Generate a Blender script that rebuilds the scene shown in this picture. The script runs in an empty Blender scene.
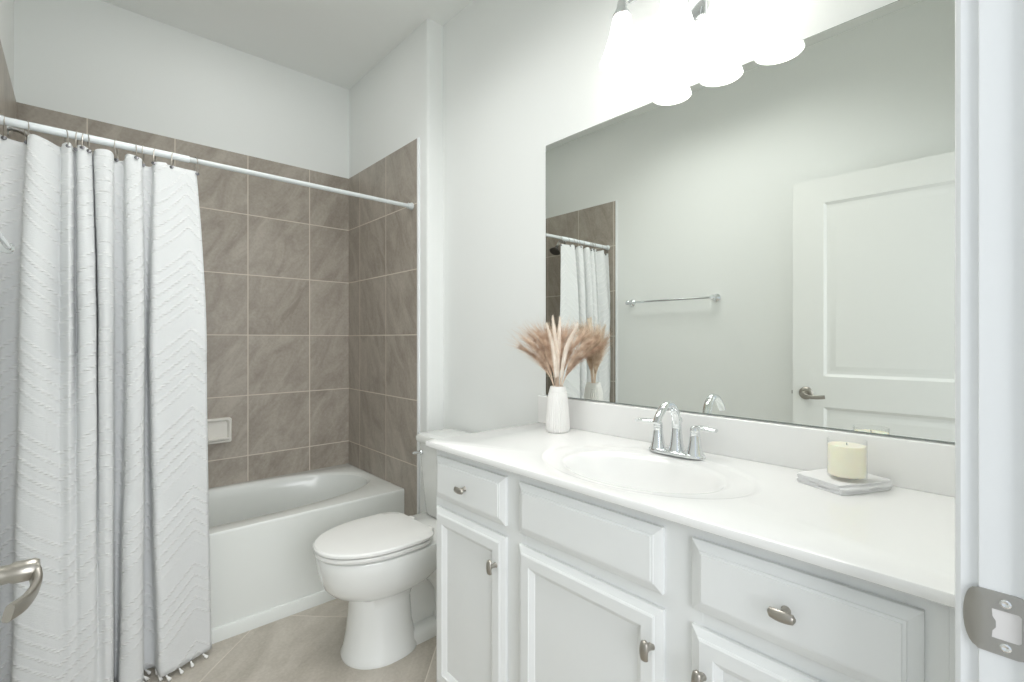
import bpy, bmesh, math, random
from mathutils import Vector, Matrix, noise
random.seed(7)
PI = math.pi
sc = bpy.context.scene
COL = sc.collection

# ------------------------------------------------------------------ camera
TH = math.radians(42.1444)
H = 1.2189
cam_d = bpy.data.cameras.new('camera')
cam = bpy.data.objects.new('camera', cam_d); COL.objects.link(cam)
cam.location = (0, 0, H)
cam.rotation_euler = (PI/2, 0, -TH)
cam_d.sensor_fit = 'HORIZONTAL'; cam_d.sensor_width = 36.0
cam_d.lens = 36.0 * 480.34 / 1024.0
cam_d.shift_y = -1.6/1024.0
cam_d.clip_start = 0.004; cam_d.clip_end = 60
sc.camera = cam

# ------------------------------------------------------------------ world, fill lights, exposure
w = bpy.data.worlds.new('world'); sc.world = w; w.use_nodes = True
bg = w.node_tree.nodes['Background']
bg.inputs[0].default_value = (0.86, 0.93, 1.0, 1); bg.inputs[1].default_value = 0.85

def area(name, loc, rot, sx, sy, power, color):
    d = bpy.data.lights.new(name, 'AREA'); d.shape = 'RECTANGLE'; d.size = sx; d.size_y = sy
    d.energy = power; d.color = color
    o = bpy.data.objects.new(name, d); COL.objects.link(o); o.location = loc; o.rotation_euler = rot
    return o
# added fill in the hall, standing in for daylight through the open doorway
hw = area('hall_daylight_fill', (0.02, -1.75, 1.50), (0, 0, 0), 1.6, 1.9, 56, (0.955, 0.975, 1.0))
hw.rotation_euler = (Vector((0.32, 0.9, 1.20))-Vector((0.02, -1.75, 1.50))).to_track_quat('-Z', 'Y').to_euler()
# added overhead fill for the bathroom, no real fitting (above and left of the frame)
cl = area('overhead_fill_light', (0.52, 1.25, 2.79), (0, 0, 0), 0.6, 1.1, 10.5, (1.0, 1.0, 0.985)); cl.data.spread = math.radians(136)
area('tub_fill_light', (0.55, 2.30, 2.79), (0, 0, 0), 0.5, 0.3, 2.2, (1.0, 1.0, 0.985))  # unseen fill added to brighten the tub alcove and back wall

vs = sc.view_settings
vs.view_transform = 'Standard'; vs.look = 'None'; vs.gamma = 1.0; vs.use_curve_mapping = False
vs.exposure = 0.04
sc.display_settings.display_device = 'sRGB'
cy = sc.cycles
cy.max_bounces = 14; cy.diffuse_bounces = 8; cy.glossy_bounces = 8; cy.transmission_bounces = 10
cy.transparent_max_bounces = 12; cy.sample_clamp_indirect = 4.0
cy.caustics_reflective = True; cy.caustics_refractive = False
try:
    cy.use_denoising = True
except Exception:
    pass

# ------------------------------------------------------------------ room dimensions (metres)
XL, XR, XW = -0.201, 1.2697, 1.3632        # left wall, alcove end tile, mirror/vanity wall
YB, YF, YT, YJ = 2.9397, 2.2415, 2.117, 2.030   # back tile, tub front, tile edge, jog face
YS = 0.047                                  # room face of the door wall
ZT, ZC, ZR = 2.2325, 2.80, 0.4379           # tile top, ceiling, tub rim
ZK, XK, YK = 0.8922, 0.8336, 1.3366         # counter top, front edge, left end

# ------------------------------------------------------------------ materials
def mat(name):
    m = bpy.data.materials.new(name); m.use_nodes = True
    return m, m.node_tree.nodes, m.node_tree.links, m.node_tree.nodes['Principled BSDF']

def simple(name, col, rough=0.5, metal=0.0, spec=0.5, bump=None, coat=0.0):
    m, N, L, P = mat(name)
    P.inputs['Base Color'].default_value = (*col, 1)
    P.inputs['Roughness'].default_value = rough
    P.inputs['Metallic'].default_value = metal
    P.inputs['Specular IOR Level'].default_value = spec
    P.inputs['Coat Weight'].default_value = coat
    P.inputs['Coat Roughness'].default_value = 0.06
    nz = N.new('ShaderNodeTexNoise'); g = N.new('ShaderNodeNewGeometry')
    L.new(g.outputs['Position'], nz.inputs['Vector'])
    sc_, st = bump if bump else (14.0, 0.0)
    nz.inputs['Scale'].default_value = sc_; nz.inputs['Detail'].default_value = 4
    if bump:
        b = N.new('ShaderNodeBump'); b.inputs['Strength'].default_value = st; b.inputs['Distance'].default_value = 0.002
        L.new(nz.outputs['Fac'], b.inputs['Height']); L.new(b.outputs['Normal'], P.inputs['Normal'])
    else:   # slight roughness variation
        mr = N.new('ShaderNodeMapRange')
        mr.inputs['To Min'].default_value = max(0.0, rough-0.03); mr.inputs['To Max'].default_value = min(1, rough+0.03)
        L.new(nz.outputs['Fac'], mr.inputs['Value']); L.new(mr.outputs['Result'], P.inputs['Roughness'])
    return m

def mth(N, L, op, a, b=None, c=None, clamp=False):
    n = N.new('ShaderNodeMath'); n.operation = op; n.use_clamp = clamp
    for i, v in enumerate((a, b, c)):
        if v is None: continue
        if isinstance(v, (int, float)): n.inputs[i].default_value = v
        else: L.new(v, n.inputs[i])
    return n.outputs[0]

def tile_mat(name, e1, e2, o1, o2, pitch, c_lo, c_hi, grout, gw, streak, rough):
    """stone tile laid on a grid: e1, e2 wall axes, o1, o2 one grout line of each, streak = direction in the tile"""
    m, N, L, P = mat(name)
    g = N.new('ShaderNodeNewGeometry')
    def dot(e):
        d = N.new('ShaderNodeVectorMath'); d.operation = 'DOT_PRODUCT'
        L.new(g.outputs['Position'], d.inputs[0]); d.inputs[1].default_value = e
        return d.outputs['Value']
    u = mth(N, L, 'DIVIDE', mth(N, L, 'SUBTRACT', dot(e1), o1), pitch)
    v = mth(N, L, 'DIVIDE', mth(N, L, 'SUBTRACT', dot(e2), o2), pitch)
    fu, fv = mth(N, L, 'FRACT', u), mth(N, L, 'FRACT', v)
    iu, iv = mth(N, L, 'FLOOR', u), mth(N, L, 'FLOOR', v)
    du = mth(N, L, 'ABSOLUTE', mth(N, L, 'SUBTRACT', fu, 0.5))
    dv = mth(N, L, 'ABSOLUTE', mth(N, L, 'SUBTRACT', fv, 0.5))
    dm = mth(N, L, 'MAXIMUM', du, dv)
    gm = N.new('ShaderNodeMapRange'); gm.inputs['From Min'].default_value = 0.5 - gw/pitch/2 - 0.002
    gm.inputs['From Max'].default_value = 0.5 - gw/pitch/2 + 0.002
    L.new(dm, gm.inputs['Value'])
    cid = N.new('ShaderNodeCombineXYZ'); L.new(iu, cid.inputs[0]); L.new(iv, cid.inputs[1]); cid.inputs[2].default_value = o1
    wn = N.new('ShaderNodeTexWhiteNoise'); wn.noise_dimensions = '3D'; L.new(cid.outputs[0], wn.inputs['Vector'])
    cs, sn = math.cos(streak), math.sin(streak)
    s_ = mth(N, L, 'ADD', mth(N, L, 'MULTIPLY', u, cs), mth(N, L, 'MULTIPLY', v, sn))
    t_ = mth(N, L, 'SUBTRACT', mth(N, L, 'MULTIPLY', u, sn), mth(N, L, 'MULTIPLY', v, cs))
    cv = N.new('ShaderNodeCombineXYZ')
    L.new(mth(N, L, 'MULTIPLY', s_, 1.3), cv.inputs[0]); L.new(mth(N, L, 'MULTIPLY', t_, 3.4), cv.inputs[1])
    L.new(mth(N, L, 'MULTIPLY', wn.outputs['Value'], 37.0), cv.inputs[2])
    n1 = N.new('ShaderNodeTexNoise'); n1.inputs['Scale'].default_value = 1.0; n1.inputs['Detail'].default_value = 7
    n1.inputs['Roughness'].default_value = 0.62; n1.inputs['Distortion'].default_value = 0.9
    L.new(cv.outputs[0], n1.inputs['Vector'])
    n2 = N.new('ShaderNodeTexNoise'); n2.inputs['Scale'].default_value = 90; n2.inputs['Detail'].default_value = 3
    L.new(g.outputs['Position'], n2.inputs['Vector'])
    f = mth(N, L, 'ADD', n1.outputs['Fac'], mth(N, L, 'MULTIPLY', mth(N, L, 'SUBTRACT', n2.outputs['Fac'], 0.5), 0.30))
    f = mth(N, L, 'ADD', f, mth(N, L, 'MULTIPLY', mth(N, L, 'SUBTRACT', wn.outputs['Value'], 0.5), 0.12))
    rp = N.new('ShaderNodeValToRGB'); rp.color_ramp.elements[0].position = 0.30; rp.color_ramp.elements[1].position = 0.70
    rp.color_ramp.elements[0].color = (*c_lo, 1); rp.color_ramp.elements[1].color = (*c_hi, 1)
    L.new(f, rp.inputs['Fac'])
    mx = N.new('ShaderNodeMix'); mx.data_type = 'RGBA'
    L.new(gm.outputs['Result'], mx.inputs[0]); L.new(rp.outputs['Color'], mx.inputs[6]); mx.inputs[7].default_value = (*grout, 1)
    L.new(mx.outputs[2], P.inputs['Base Color'])
    rr = N.new('ShaderNodeMapRange'); rr.inputs['To Min'].default_value = rough; rr.inputs['To Max'].default_value = 0.85
    L.new(gm.outputs['Result'], rr.inputs['Value']); L.new(rr.outputs['Result'], P.inputs['Roughness'])
    P.inputs['Specular IOR Level'].default_value = 0.35
    b = N.new('ShaderNodeBump'); b.inputs['Strength'].default_value = 0.35; b.inputs['Distance'].default_value = 0.002
    hh = mth(N, L, 'SUBTRACT', mth(N, L, 'MULTIPLY', f, 0.25), gm.outputs['Result'])
    L.new(hh, b.inputs['Height']); L.new(b.outputs['Normal'], P.inputs['Normal'])
    return m

M = {}
M['wall'] = simple('wall_paint', (0.815, 0.832, 0.818), 0.75, spec=0.25, bump=(260, 0.12))
M['ceil'] = simple('ceiling_paint', (0.83, 0.845, 0.83), 0.9, spec=0.1, bump=(180, 0.25))
M['trim'] = simple('trim_paint', (0.815, 0.835, 0.85), 0.38, spec=0.4)
M['cab'] = simple('cabinet_paint', (0.81, 0.825, 0.82), 0.36, spec=0.4)
M['door'] = simple('door_paint', (0.80, 0.81, 0.79), 0.42, spec=0.4)
M['marble'] = simple('cultured_marble', (0.87, 0.87, 0.86), 0.16, coat=0.25)
M['acrylic'] = simple('tub_acrylic', (0.76, 0.78, 0.755), 0.2, coat=0.3)
M['china'] = simple('vitreous_china', (0.80, 0.81, 0.79), 0.1, coat=0.4)
M['seat'] = simple('seat_plastic', (0.82, 0.82, 0.80), 0.25)
M['ceramic'] = simple('vase_ceramic', (0.85, 0.84, 0.82), 0.55, spec=0.3)
M['dish'] = simple('soap_dish_ceramic', (0.76, 0.74, 0.69), 0.22)
M['chrome'] = simple('chrome', (0.80, 0.82, 0.83), 0.08, metal=1.0)
M['steel'] = simple('rod_grey_enamel', (0.60, 0.63, 0.63), 0.28)
M['rodwhite'] = simple('rod_white_enamel', (0.80, 0.84, 0.86), 0.22)
M['nickel'] = simple('brushed_nickel', (0.42, 0.395, 0.355), 0.34, metal=1.0)
M['satin'] = simple('satin_nickel', (0.45, 0.44, 0.42), 0.36, metal=1.0)
M['dark'] = simple('dark_rubber', (0.05, 0.05, 0.05), 0.6)
M['bronze'] = simple('shower_head_metal', (0.20, 0.20, 0.195), 0.3, metal=1.0)
M['ringdark'] = simple('dark_grommet_metal', (0.20, 0.20, 0.21), 0.3, metal=1.0)
M['stem'] = simple('dried_stem', (0.72, 0.58, 0.46), 0.8, spec=0.1)
M['wick'] = simple('wick', (0.25, 0.22, 0.18), 0.9)
M['hole'] = simple('mortise_wood', (0.72, 0.705, 0.70), 0.8)

m, N, L, P = mat('mirror_silver')
P.inputs['Base Color'].default_value = (0.875, 0.895, 0.86, 1); P.inputs['Metallic'].default_value = 1
P.inputs['Roughness'].default_value = 0.0
M['mirror'] = m
M['mirror_edge'] = simple('mirror_edge_glass', (0.22, 0.26, 0.24), 0.2)

m, N, L, P = mat('curtain_fabric')
P.inputs['Roughness'].default_value = 0.9; P.inputs['Specular IOR Level'].default_value = 0.1
tc = N.new('ShaderNodeUVMap'); sp = N.new('ShaderNodeSeparateXYZ'); L.new(tc.outputs['UV'], sp.inputs[0])
U, V = sp.outputs[0], sp.outputs[1]
tri = mth(N, L, 'PINGPONG', U, 0.15); TRI = tri.node           # zigzag across the cloth
q = mth(N, L, 'ADD', V, mth(N, L, 'MULTIPLY', tri, 0.85))
nzv = N.new('ShaderNodeTexNoise'); nzv.inputs['Scale'].default_value = 60; L.new(tc.outputs['UV'], nzv.inputs['Vector'])
q = mth(N, L, 'ADD', q, mth(N, L, 'MULTIPLY', mth(N, L, 'SUBTRACT', nzv.outputs['Fac'], 0.5), 0.006))
row = mth(N, L, 'PINGPONG', q, 0.021)
ln = N.new('ShaderNodeMapRange'); ln.inputs['From Min'].default_value = 0.0; ln.inputs['From Max'].default_value = 0.0095
ln.inputs['To Min'].default_value = 1; ln.inputs['To Max'].default_value = 0; L.new(row, ln.inputs['Value'])
blk = N.new('ShaderNodeMapRange'); blk.inputs['From Min'].default_value = 0.10; blk.inputs['From Max'].default_value = 0.125
L.new(mth(N, L, 'PINGPONG', q, 0.145), blk.inputs['Value'])
gap = mth(N, L, 'SUBTRACT', 1.0, blk.outputs['Result'])                 # plain bands between groups of rows
das = mth(N, L, 'FRACT', mth(N, L, 'MULTIPLY', V, 105.0))
dd = N.new('ShaderNodeMapRange'); dd.inputs['From Min'].default_value = 0.25; dd.inputs['From Max'].default_value = 0.55
L.new(mth(N, L, 'PINGPONG', das, 0.5), dd.inputs['Value'])
tuft = mth(N, L, 'MULTIPLY', mth(N, L, 'MULTIPLY', ln.outputs['Result'], gap), mth(N, L, 'ADD', 0.35, dd.outputs['Result']))
wv = mth(N, L, 'PINGPONG', mth(N, L, 'MULTIPLY', V, 160.0), 0.5)
nzf = N.new('ShaderNodeTexNoise'); nzf.inputs['Scale'].default_value = 1.0; nzf.inputs['Detail'].default_value = 3
mpf = N.new('ShaderNodeVectorMath'); mpf.operation = 'MULTIPLY'; mpf.inputs[1].default_value = (70, 420, 1)
L.new(tc.outputs['UV'], mpf.inputs[0]); L.new(mpf.outputs[0], nzf.inputs['Vector'])
hgt = mth(N, L, 'ADD', tuft, mth(N, L, 'MULTIPLY', nzf.outputs['Fac'], 0.45))
bp = N.new('ShaderNodeBump'); bp.inputs['Strength'].default_value = 1.0; bp.inputs['Distance'].default_value = 0.003
L.new(hgt, bp.inputs['Height'])
mx = N.new('ShaderNodeMix'); mx.data_type = 'RGBA'; mx.inputs[6].default_value = (0.83, 0.842, 0.845, 1); mx.inputs[7].default_value = (0.97, 0.97, 0.97, 1)
L.new(mth(N, L, 'MINIMUM', tuft, 1.0), mx.inputs[0]); L.new(mx.outputs[2], P.inputs['Base Color']); L.new(bp.outputs['Normal'], P.inputs['Normal'])
tb = N.new('ShaderNodeBsdfTranslucent'); tb.inputs['Color'].default_value = (0.74, 0.77, 0.78, 1); L.new(bp.outputs['Normal'], tb.inputs['Normal'])
ms = N.new('ShaderNodeMixShader'); ms.inputs[0].default_value = 0.14
L.new(P.outputs[0], ms.inputs[1]); L.new(tb.outputs[0], ms.inputs[2]); L.new(ms.outputs[0], N['Material Output'].inputs['Surface'])
M['curtain'] = m
M['tassel'] = simple('tassel_cotton', (0.84, 0.84, 0.82), 0.95, spec=0.05)
M['towel'] = simple('washcloth_terry', (0.86, 0.86, 0.865), 0.95, spec=0.05, bump=(700, 0.7))

def strand_mat(name, lo, hi):
    m, N, L, P = mat(name)
    g = N.new('ShaderNodeNewGeometry'); nz = N.new('ShaderNodeTexNoise'); nz.inputs['Scale'].default_value = 45; nz.inputs['Detail'].default_value = 3
    L.new(g.outputs['Position'], nz.inputs['Vector'])
    rp = N.new('ShaderNodeValToRGB'); rp.color_ramp.elements[0].position = 0.32; rp.color_ramp.elements[1].position = 0.68
    rp.color_ramp.elements[0].color = (*lo, 1); rp.color_ramp.elements[1].color = (*hi, 1)
    L.new(nz.outputs['Fac'], rp.inputs['Fac']); L.new(rp.outputs['Color'], P.inputs['Base Color'])
    P.inputs['Roughness'].default_value = 0.85; P.inputs['Specular IOR Level'].default_value = 0.1
    return m
M['pampas'] = strand_mat('pampas_feather', (0.55, 0.38, 0.27), (0.87, 0.73, 0.60))
M['pale'] = strand_mat('pale_reed_fluff', (0.78, 0.68, 0.58), (0.88, 0.81, 0.73))

m, N, L, P = mat('candle_glass')     # thin clear glass wall
N.remove(P)
tr = N.new('ShaderNodeBsdfTransparent'); tr.inputs[0].default_value = (0.995, 0.997, 0.995, 1)
gl = N.new('ShaderNodeBsdfGlossy'); gl.inputs['Roughness'].default_value = 0.03
lw = N.new('ShaderNodeLayerWeight'); lw.inputs['Blend'].default_value = 0.5
ms = N.new('ShaderNodeMixShader'); L.new(mth(N, L, 'ADD', 0.03, mth(N, L, 'MULTIPLY', 0.45, mth(N, L, 'POWER', lw.outputs['Facing'], 4.0))), ms.inputs[0]); L.new(tr.outputs[0], ms.inputs[1]); L.new(gl.outputs[0], ms.inputs[2])
L.new(ms.outputs[0], N['Material Output'].inputs['Surface'])
M['glass'] = m
m, N, L, P = mat('candle_wax')
P.inputs['Base Color'].default_value = (0.98, 0.92, 0.755, 1); P.inputs['Roughness'].default_value = 0.5
P.inputs['Subsurface Weight'].default_value = 0.5; P.inputs['Subsurface Radius'].default_value = (0.02, 0.015, 0.008); P.inputs['Subsurface Scale'].default_value = 0.6
M['wax'] = m
m, N, L, P = mat('lit_frosted_shade')
P.inputs['Base Color'].default_value = (0.9, 0.9, 0.88, 1); P.inputs['Roughness'].default_value = 0.3
P.inputs['Emission Color'].default_value = (1.0, 0.985, 0.96, 1); P.inputs['Emission Strength'].default_value = 2.0
tr = N.new('ShaderNodeBsdfTransparent'); tr.inputs[0].default_value = (0.96, 0.96, 0.95, 1)     # frosted glass lets the bulb's light through
ms = N.new('ShaderNodeMixShader'); ms.inputs[0].default_value = 0.52
L.new(P.outputs[0], ms.inputs[1]); L.new(tr.outputs[0], ms.inputs[2]); L.new(ms.outputs[0], N['Material Output'].inputs['Surface'])
M['shade'] = m
m, N, L, P = mat('lit_bulb')
P.inputs['Emission Color'].default_value = (1.0, 0.97, 0.93, 1); P.inputs['Emission Strength'].default_value = 3.5
M['bulb'] = m

T_LO, T_HI, T_GR = (0.295, 0.26, 0.22), (0.455, 0.412, 0.36), (0.66, 0.60, 0.52)
M['tile_back'] = tile_mat('stone_tile_back', (1, 0, 0), (0, 0, 1), 0.034, 0.2475, 0.3318, T_LO, T_HI, T_GR, 0.0050, 1.05, 0.36)
M['tile_end'] = tile_mat('stone_tile_end', (0, 1, 0), (0, 0, 1), 2.4469, 0.2475, 0.3318, T_LO, T_HI, T_GR, 0.0050, 1.15, 0.36)
r2 = math.sqrt(0.5)
M['tile_floor'] = tile_mat('stone_tile_floor', (r2, r2, 0), (-r2, r2, 0), 2.0704, 1.195, 0.80, (0.36, 0.325, 0.275), (0.56, 0.52, 0.46), (0.66, 0.61, 0.54), 0.0038, 0.12, 0.34)

# ------------------------------------------------------------------ mesh helpers
class MB:
    def __init__(s): s.bm = bmesh.new()
    def box(s, x0, x1, y0, y1, z0, z1, bev=0.0, seg=2):
        t = bmesh.new(); bmesh.ops.create_cube(t, size=1.0)
        for v in t.verts:
            v.co = Vector((x0 + (v.co.x+.5)*(x1-x0), y0 + (v.co.y+.5)*(y1-y0), z0 + (v.co.z+.5)*(z1-z0)))
        if bev > 0:
            bmesh.ops.bevel(t, geom=list(t.edges), offset=bev, segments=seg, profile=0.5, affect='EDGES')
        return s.add(t)
    def add(s, t, mtx=None):
        if mtx is not None: bmesh.ops.transform(t, matrix=mtx, verts=t.verts)
        mp = {v: s.bm.verts.new(v.co) for v in t.verts}
        for f in t.faces:
            try: s.bm.faces.new([mp[v] for v in f.verts])
            except ValueError: pass
        t.free(); return s
    def loft(s, rings, closed=True, cap0=True, cap1=True):
        R = [[s.bm.verts.new(Vector(p)) for p in r] for r in rings]
        n = len(R[0])
        for a, b in zip(R, R[1:]):
            for i in range(n if closed else n-1):
                j = (i+1) % n
                s.bm.faces.new((a[i], a[j], b[j], b[i]))
        if cap0: s.bm.faces.new(list(reversed(R[0])))
        if cap1: s.bm.faces.new(R[-1])
        return s
    def lathe(s, prof, c=(0, 0, 0), n=32, axis='z', cap0=True, cap1=True, flute=0, famp=0.0):
        rings = []
        for r, h in prof:
            ring = []
            for i in range(n):
                a = 2*PI*i/n; rr = max(r, 1e-5)
                if flute: rr *= 1 + famp*(abs(math.cos(a*flute/2))-0.5)
                p = (rr*math.cos(a), rr*math.sin(a), h)
                if axis == 'x': p = (p[2], p[0], p[1])
                elif axis == '-x': p = (-p[2], p[1], p[0])
                elif axis == 'y': p = (p[1], p[2], p[0])
                ring.append((c[0]+p[0], c[1]+p[1], c[2]+p[2]))
            rings.append(ring)
        return s.loft(rings, True, cap0, cap1)
    def tube(s, pts, rad, n=10, flat=None, caps=True, sq=1.0):
        pts = [Vector(p) for p in pts]
        rings = []; up = None
        for i, p in enumerate(pts):
            d = (pts[min(i+1, len(pts)-1)] - pts[max(i-1, 0)]).normalized()
            if up is None:
                up = Vector((0, 0, 1)) if abs(d.z) < 0.9 else Vector((1, 0, 0))
            sx = d.cross(up).normalized(); up = sx.cross(d).normalized()
            r = rad[i] if isinstance(rad, (list, tuple)) else rad
            fx, fy = (r, r) if flat is None else (r*flat[0], r*flat[1])
            rings.append([p + sx*(fx*math.copysign(abs(math.cos(2*PI*k/n))**sq, math.cos(2*PI*k/n))) + up*(fy*math.copysign(abs(math.sin(2*PI*k/n))**sq, math.sin(2*PI*k/n))) for k in range(n)])
        return s.loft(rings, True, caps, caps)
    def build(s, name, m, parent=None, smooth=True, angle=40, uv=None):
        bmesh.ops.recalc_face_normals(s.bm, faces=s.bm.faces)
        me = bpy.data.meshes.new(name); s.bm.to_mesh(me); s.bm.free()
        me.materials.append(m)
        o = bpy.data.objects.new(name, me); COL.objects.link(o)
        if smooth:
            for p in me.polygons: p.use_smooth = True
            try: me.set_sharp_from_angle(angle=math.radians(angle))
            except Exception: pass
        if parent is not None: o.parent = parent
        return o

def thing(name, label, cat, loc=(0, 0, 0), rz=0.0, group=None):
    o = bpy.data.objects.new(name, None); COL.objects.link(o); o.empty_display_size = 0.05
    o.location = loc; o.rotation_euler = (0, 0, rz)
    o['label'] = label; o['category'] = cat
    if group: o['group'] = group
    return o
def struct(o): o['kind'] = 'structure'; return o
def spline(pts, n=8):
    P = [Vector(p) for p in pts]; P = [2*P[0]-P[1]] + P + [2*P[-1]-P[-2]]; out = []
    for i in range(1, len(P)-2):
        a, b, c, d = P[i-1:i+3]
        for k in range(n):
            t = k/n
            out.append(0.5*((2*b) + (c-a)*t + (2*a-5*b+4*c-d)*t*t + (-a+3*b-3*c+d)*t**3))
    out.append(P[-2]); return out
def egg(uf, ub, uc, hw, z, n=48, e=2.0, eb=2.0, mx=lambda u, v, z: (-u, v, z)):
    r = []
    for i in range(n):
        a = 2*PI*i/n; c_, s_ = math.cos(a), math.sin(a)
        ex = e if c_ >= 0 else eb
        cu = math.copysign(abs(c_)**(2/ex), c_); sv = math.copysign(abs(s_)**(2/ex), s_)
        u = uc + (uf-uc)*cu if c_ >= 0 else uc + (uc-ub)*cu
        r.append(mx(u, hw*sv, z))
    return r
def plate(outer, holes, thick):
    """flat plate in local (a,b) with holes, extruded; returns a bmesh with coords (a,b,0..thick)"""
    bm = bmesh.new(); E = []
    for loop in [outer]+holes:
        vs_ = [bm.verts.new((p[0], p[1], 0)) for p in loop]
        E += [bm.edges.new((vs_[i], vs_[(i+1) % len(vs_)])) for i in range(len(vs_))]
    bmesh.ops.triangle_fill(bm, use_beauty=True, use_dissolve=False, edges=E)
    r = bmesh.ops.extrude_face_region(bm, geom=list(bm.faces))
    bmesh.ops.translate(bm, verts=[g for g in r['geom'] if isinstance(g, bmesh.types.BMVert)], vec=(0, 0, thick))
    return bm

# ------------------------------------------------------------------ room shell
struct(MB().box(-0.9, 1.7, -2.0, 3.1, -0.06, 0).build('floor', M['tile_floor'], smooth=False))
struct(MB().box(-0.32, 1.5, -0.068, 3.06, ZC, ZC+0.06).build('ceiling', M['ceil'], smooth=False))
TT = 0.008
wb = struct(MB().box(-0.32, 1.5, YB+TT, YB+0.12, 0, ZC).build('wall_back', M['wall'], smooth=False))
MB().box(XL, XR, YB, YB+TT, 0, ZT).build('tile_panel', M['tile_back'], wb, smooth=False)
wl = struct(MB().box(XL-0.12, XL, -0.068, YB+0.12, 0, ZC).build('wall_left', M['wall'], smooth=False))
MB().box(XL, XL+TT, YT-0.02, YB, 0, ZT).build('tile_panel', M['tile_end'], wl, smooth=False)
MB().box(XL, XL+TT+0.001, YT-0.030, YT-0.02, 0, ZT+0.002).build('tile_edge_strip', M['trim'], wl)
struct(MB().box(XW+0.005, XW+0.12, -0.068, YB+0.12, 0, ZC).build('wall_right', M['wall'], smooth=False))
# alcove partition with a rounded drywall corner
wa = MB(); RC = 0.016; xa = XR+TT
prof = [(XW+0.05, YB+0.05), (xa, YB+0.05)] + [(xa+RC-RC*math.cos(a), YJ+RC-RC*math.sin(a)) for a in [PI/2*k/8 for k in range(9)]] + [(XW+0.05, YJ)]
wa.loft([[(x, y, 0) for x, y in prof], [(x, y, ZC) for x, y in prof]])
wa = struct(wa.build('wall_alcove', M['wall'], angle=30))
MB().box(XR, xa+0.001, YT, YB, 0, ZT).build('tile_panel', M['tile_end'], wa, smooth=False)
MB().box(XR-0.001, xa+0.001, YT-0.016, YT, 0, ZT+0.001, 0.002).build('tile_edge_strip', M['trim'], wa)

# door wall with its opening
JX0, JX1, DH = -0.140, 0.725, 2.06
wf = MB()
wf.box(XL, JX0-0.018, -0.068, YS, 0, ZC); wf.box(JX1+0.018, XW+0.005, -0.068, YS, 0, ZC)
wf.box(JX0-0.018, JX1+0.018, -0.068, YS, DH+0.018, ZC)
struct(wf.build('wall_front', M['wall'], smooth=False))
tj = MB()
tj.box(JX0-0.018, JX0, -0.068, YS, 0, DH); tj.box(JX1, JX1+0.018, -0.068, YS, 0, DH, 0.0015); tj.box(JX0-0.018, JX1+0.018, -0.068, YS, DH, DH+0.018)
tj.box(JX1-0.011, JX1, -0.03, YS-0.039, 0, DH, 0.002); tj.box(JX0, JX0+0.011, -0.03, YS-0.039, 0, DH, 0.002)   # door stops
tj = struct(tj.build('trim_1', M['trim']))
# strike plate on the latch-side jamb (a along y, b along z)
sp_out = [(0.000, 0.008), (0.006, 0.002), (0.014, 0.0), (0.0435, 0.0)]
for k in range(0, 13):
    a = -PI/2 + PI*k/12
    sp_out.append((0.0455 + 0.0105*math.cos(a), 0.033 + 0.0315*math.sin(a)))
sp_out += [(0.0435, 0.066), (0.014, 0.066), (0.006, 0.064), (0.0, 0.058)]
hole = [(0.013, 0.0165), (0.033, 0.0165), (0.0325, 0.024), (0.030, 0.028), (0.030, 0.035), (0.0325, 0.039), (0.033, 0.0475), (0.013, 0.0475), (0.011, 0.0455), (0.011, 0.0185)]
pb = plate(sp_out, [hole], 0.002)
bmesh.ops.subdivide_edges(pb, edges=[e for e in pb.edges if abs(e.verts[0].co.x-e.verts[1].co.x) > 0.012], cuts=3)
for v in pb.verts:
    a, b, t = v.co
    dx = -t
    if a > 0.043: dx += 0.50*(a-0.043)
    v.co = Vector((JX1 + dx, 0.0035 + a, 0.885 + b))
spo = MB().add(pb).build('strike_plate', M['satin'], tj); spo['label'] = 'satin nickel strike plate'
for zz in (0.8945, 0.9405):
    sb = MB(); sb.lathe([(0.0045, 0.0), (0.0045, 0.0006), (0.003, 0.0013), (0.0012, 0.0008), (0.0005, 0.0003)], (JX1-0.0019, 0.0262, zz), 16, '-x'); sb.build('screw', M['chrome'], spo)
MB().box(JX1-0.0012, JX1-0.0006, 0.0135, 0.0375, 0.9005, 0.9335).build('latch_hole', M['hole'], spo)
# casing on the room side of the opening
tcz = MB()
def casing(b, xa_, xb_):
    inner, outer = xa_, xb_; s = 1 if xb_ > xa_ else -1
    pr = [(inner, YS), (inner, YS+0.0145), (inner+s*0.003, YS+0.0185), (inner+s*0.010, YS+0.019), (inner+s*0.014, YS+0.0205), (outer-s*0.006, YS+0.021), (outer, YS+0.015), (outer, YS)]
    b.loft([[(x, y, 0) for x, y in pr], [(x, y, DH+0.064) for x, y in pr]])
casing(tcz, JX1+0.006, JX1+0.064); casing(tcz, JX0-0.006, XL+0.001)
tcz.box(JX0-0.006, JX1+0.006, YS, YS+0.016, DH+0.006, DH+0.064, 0.003)
struct(tcz.build('trim_2', M['trim'], angle=25))
# baseboards
def baseboard(name, pts):
    b = MB()
    for (x0, x1, y0, y1) in pts: b.box(x0, x1, y0, y1, 0, 0.10, 0.004)
    struct(b.build(name, M['trim']))
baseboard('baseboard_left', [(XL, XL+0.013, YS+0.02, YT-0.035)])
baseboard('baseboard_right', [(XW-0.008, XW+0.005, YK-0.02, YJ-0.013), (xa+0.02, XW+0.005, YJ-0.013, YJ)])

# ------------------------------------------------------------------ door (open against the left wall) with lever handle
DW, DT, DHT = 0.82, 0.035, 2.03
ang = math.radians(2.4)
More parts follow.
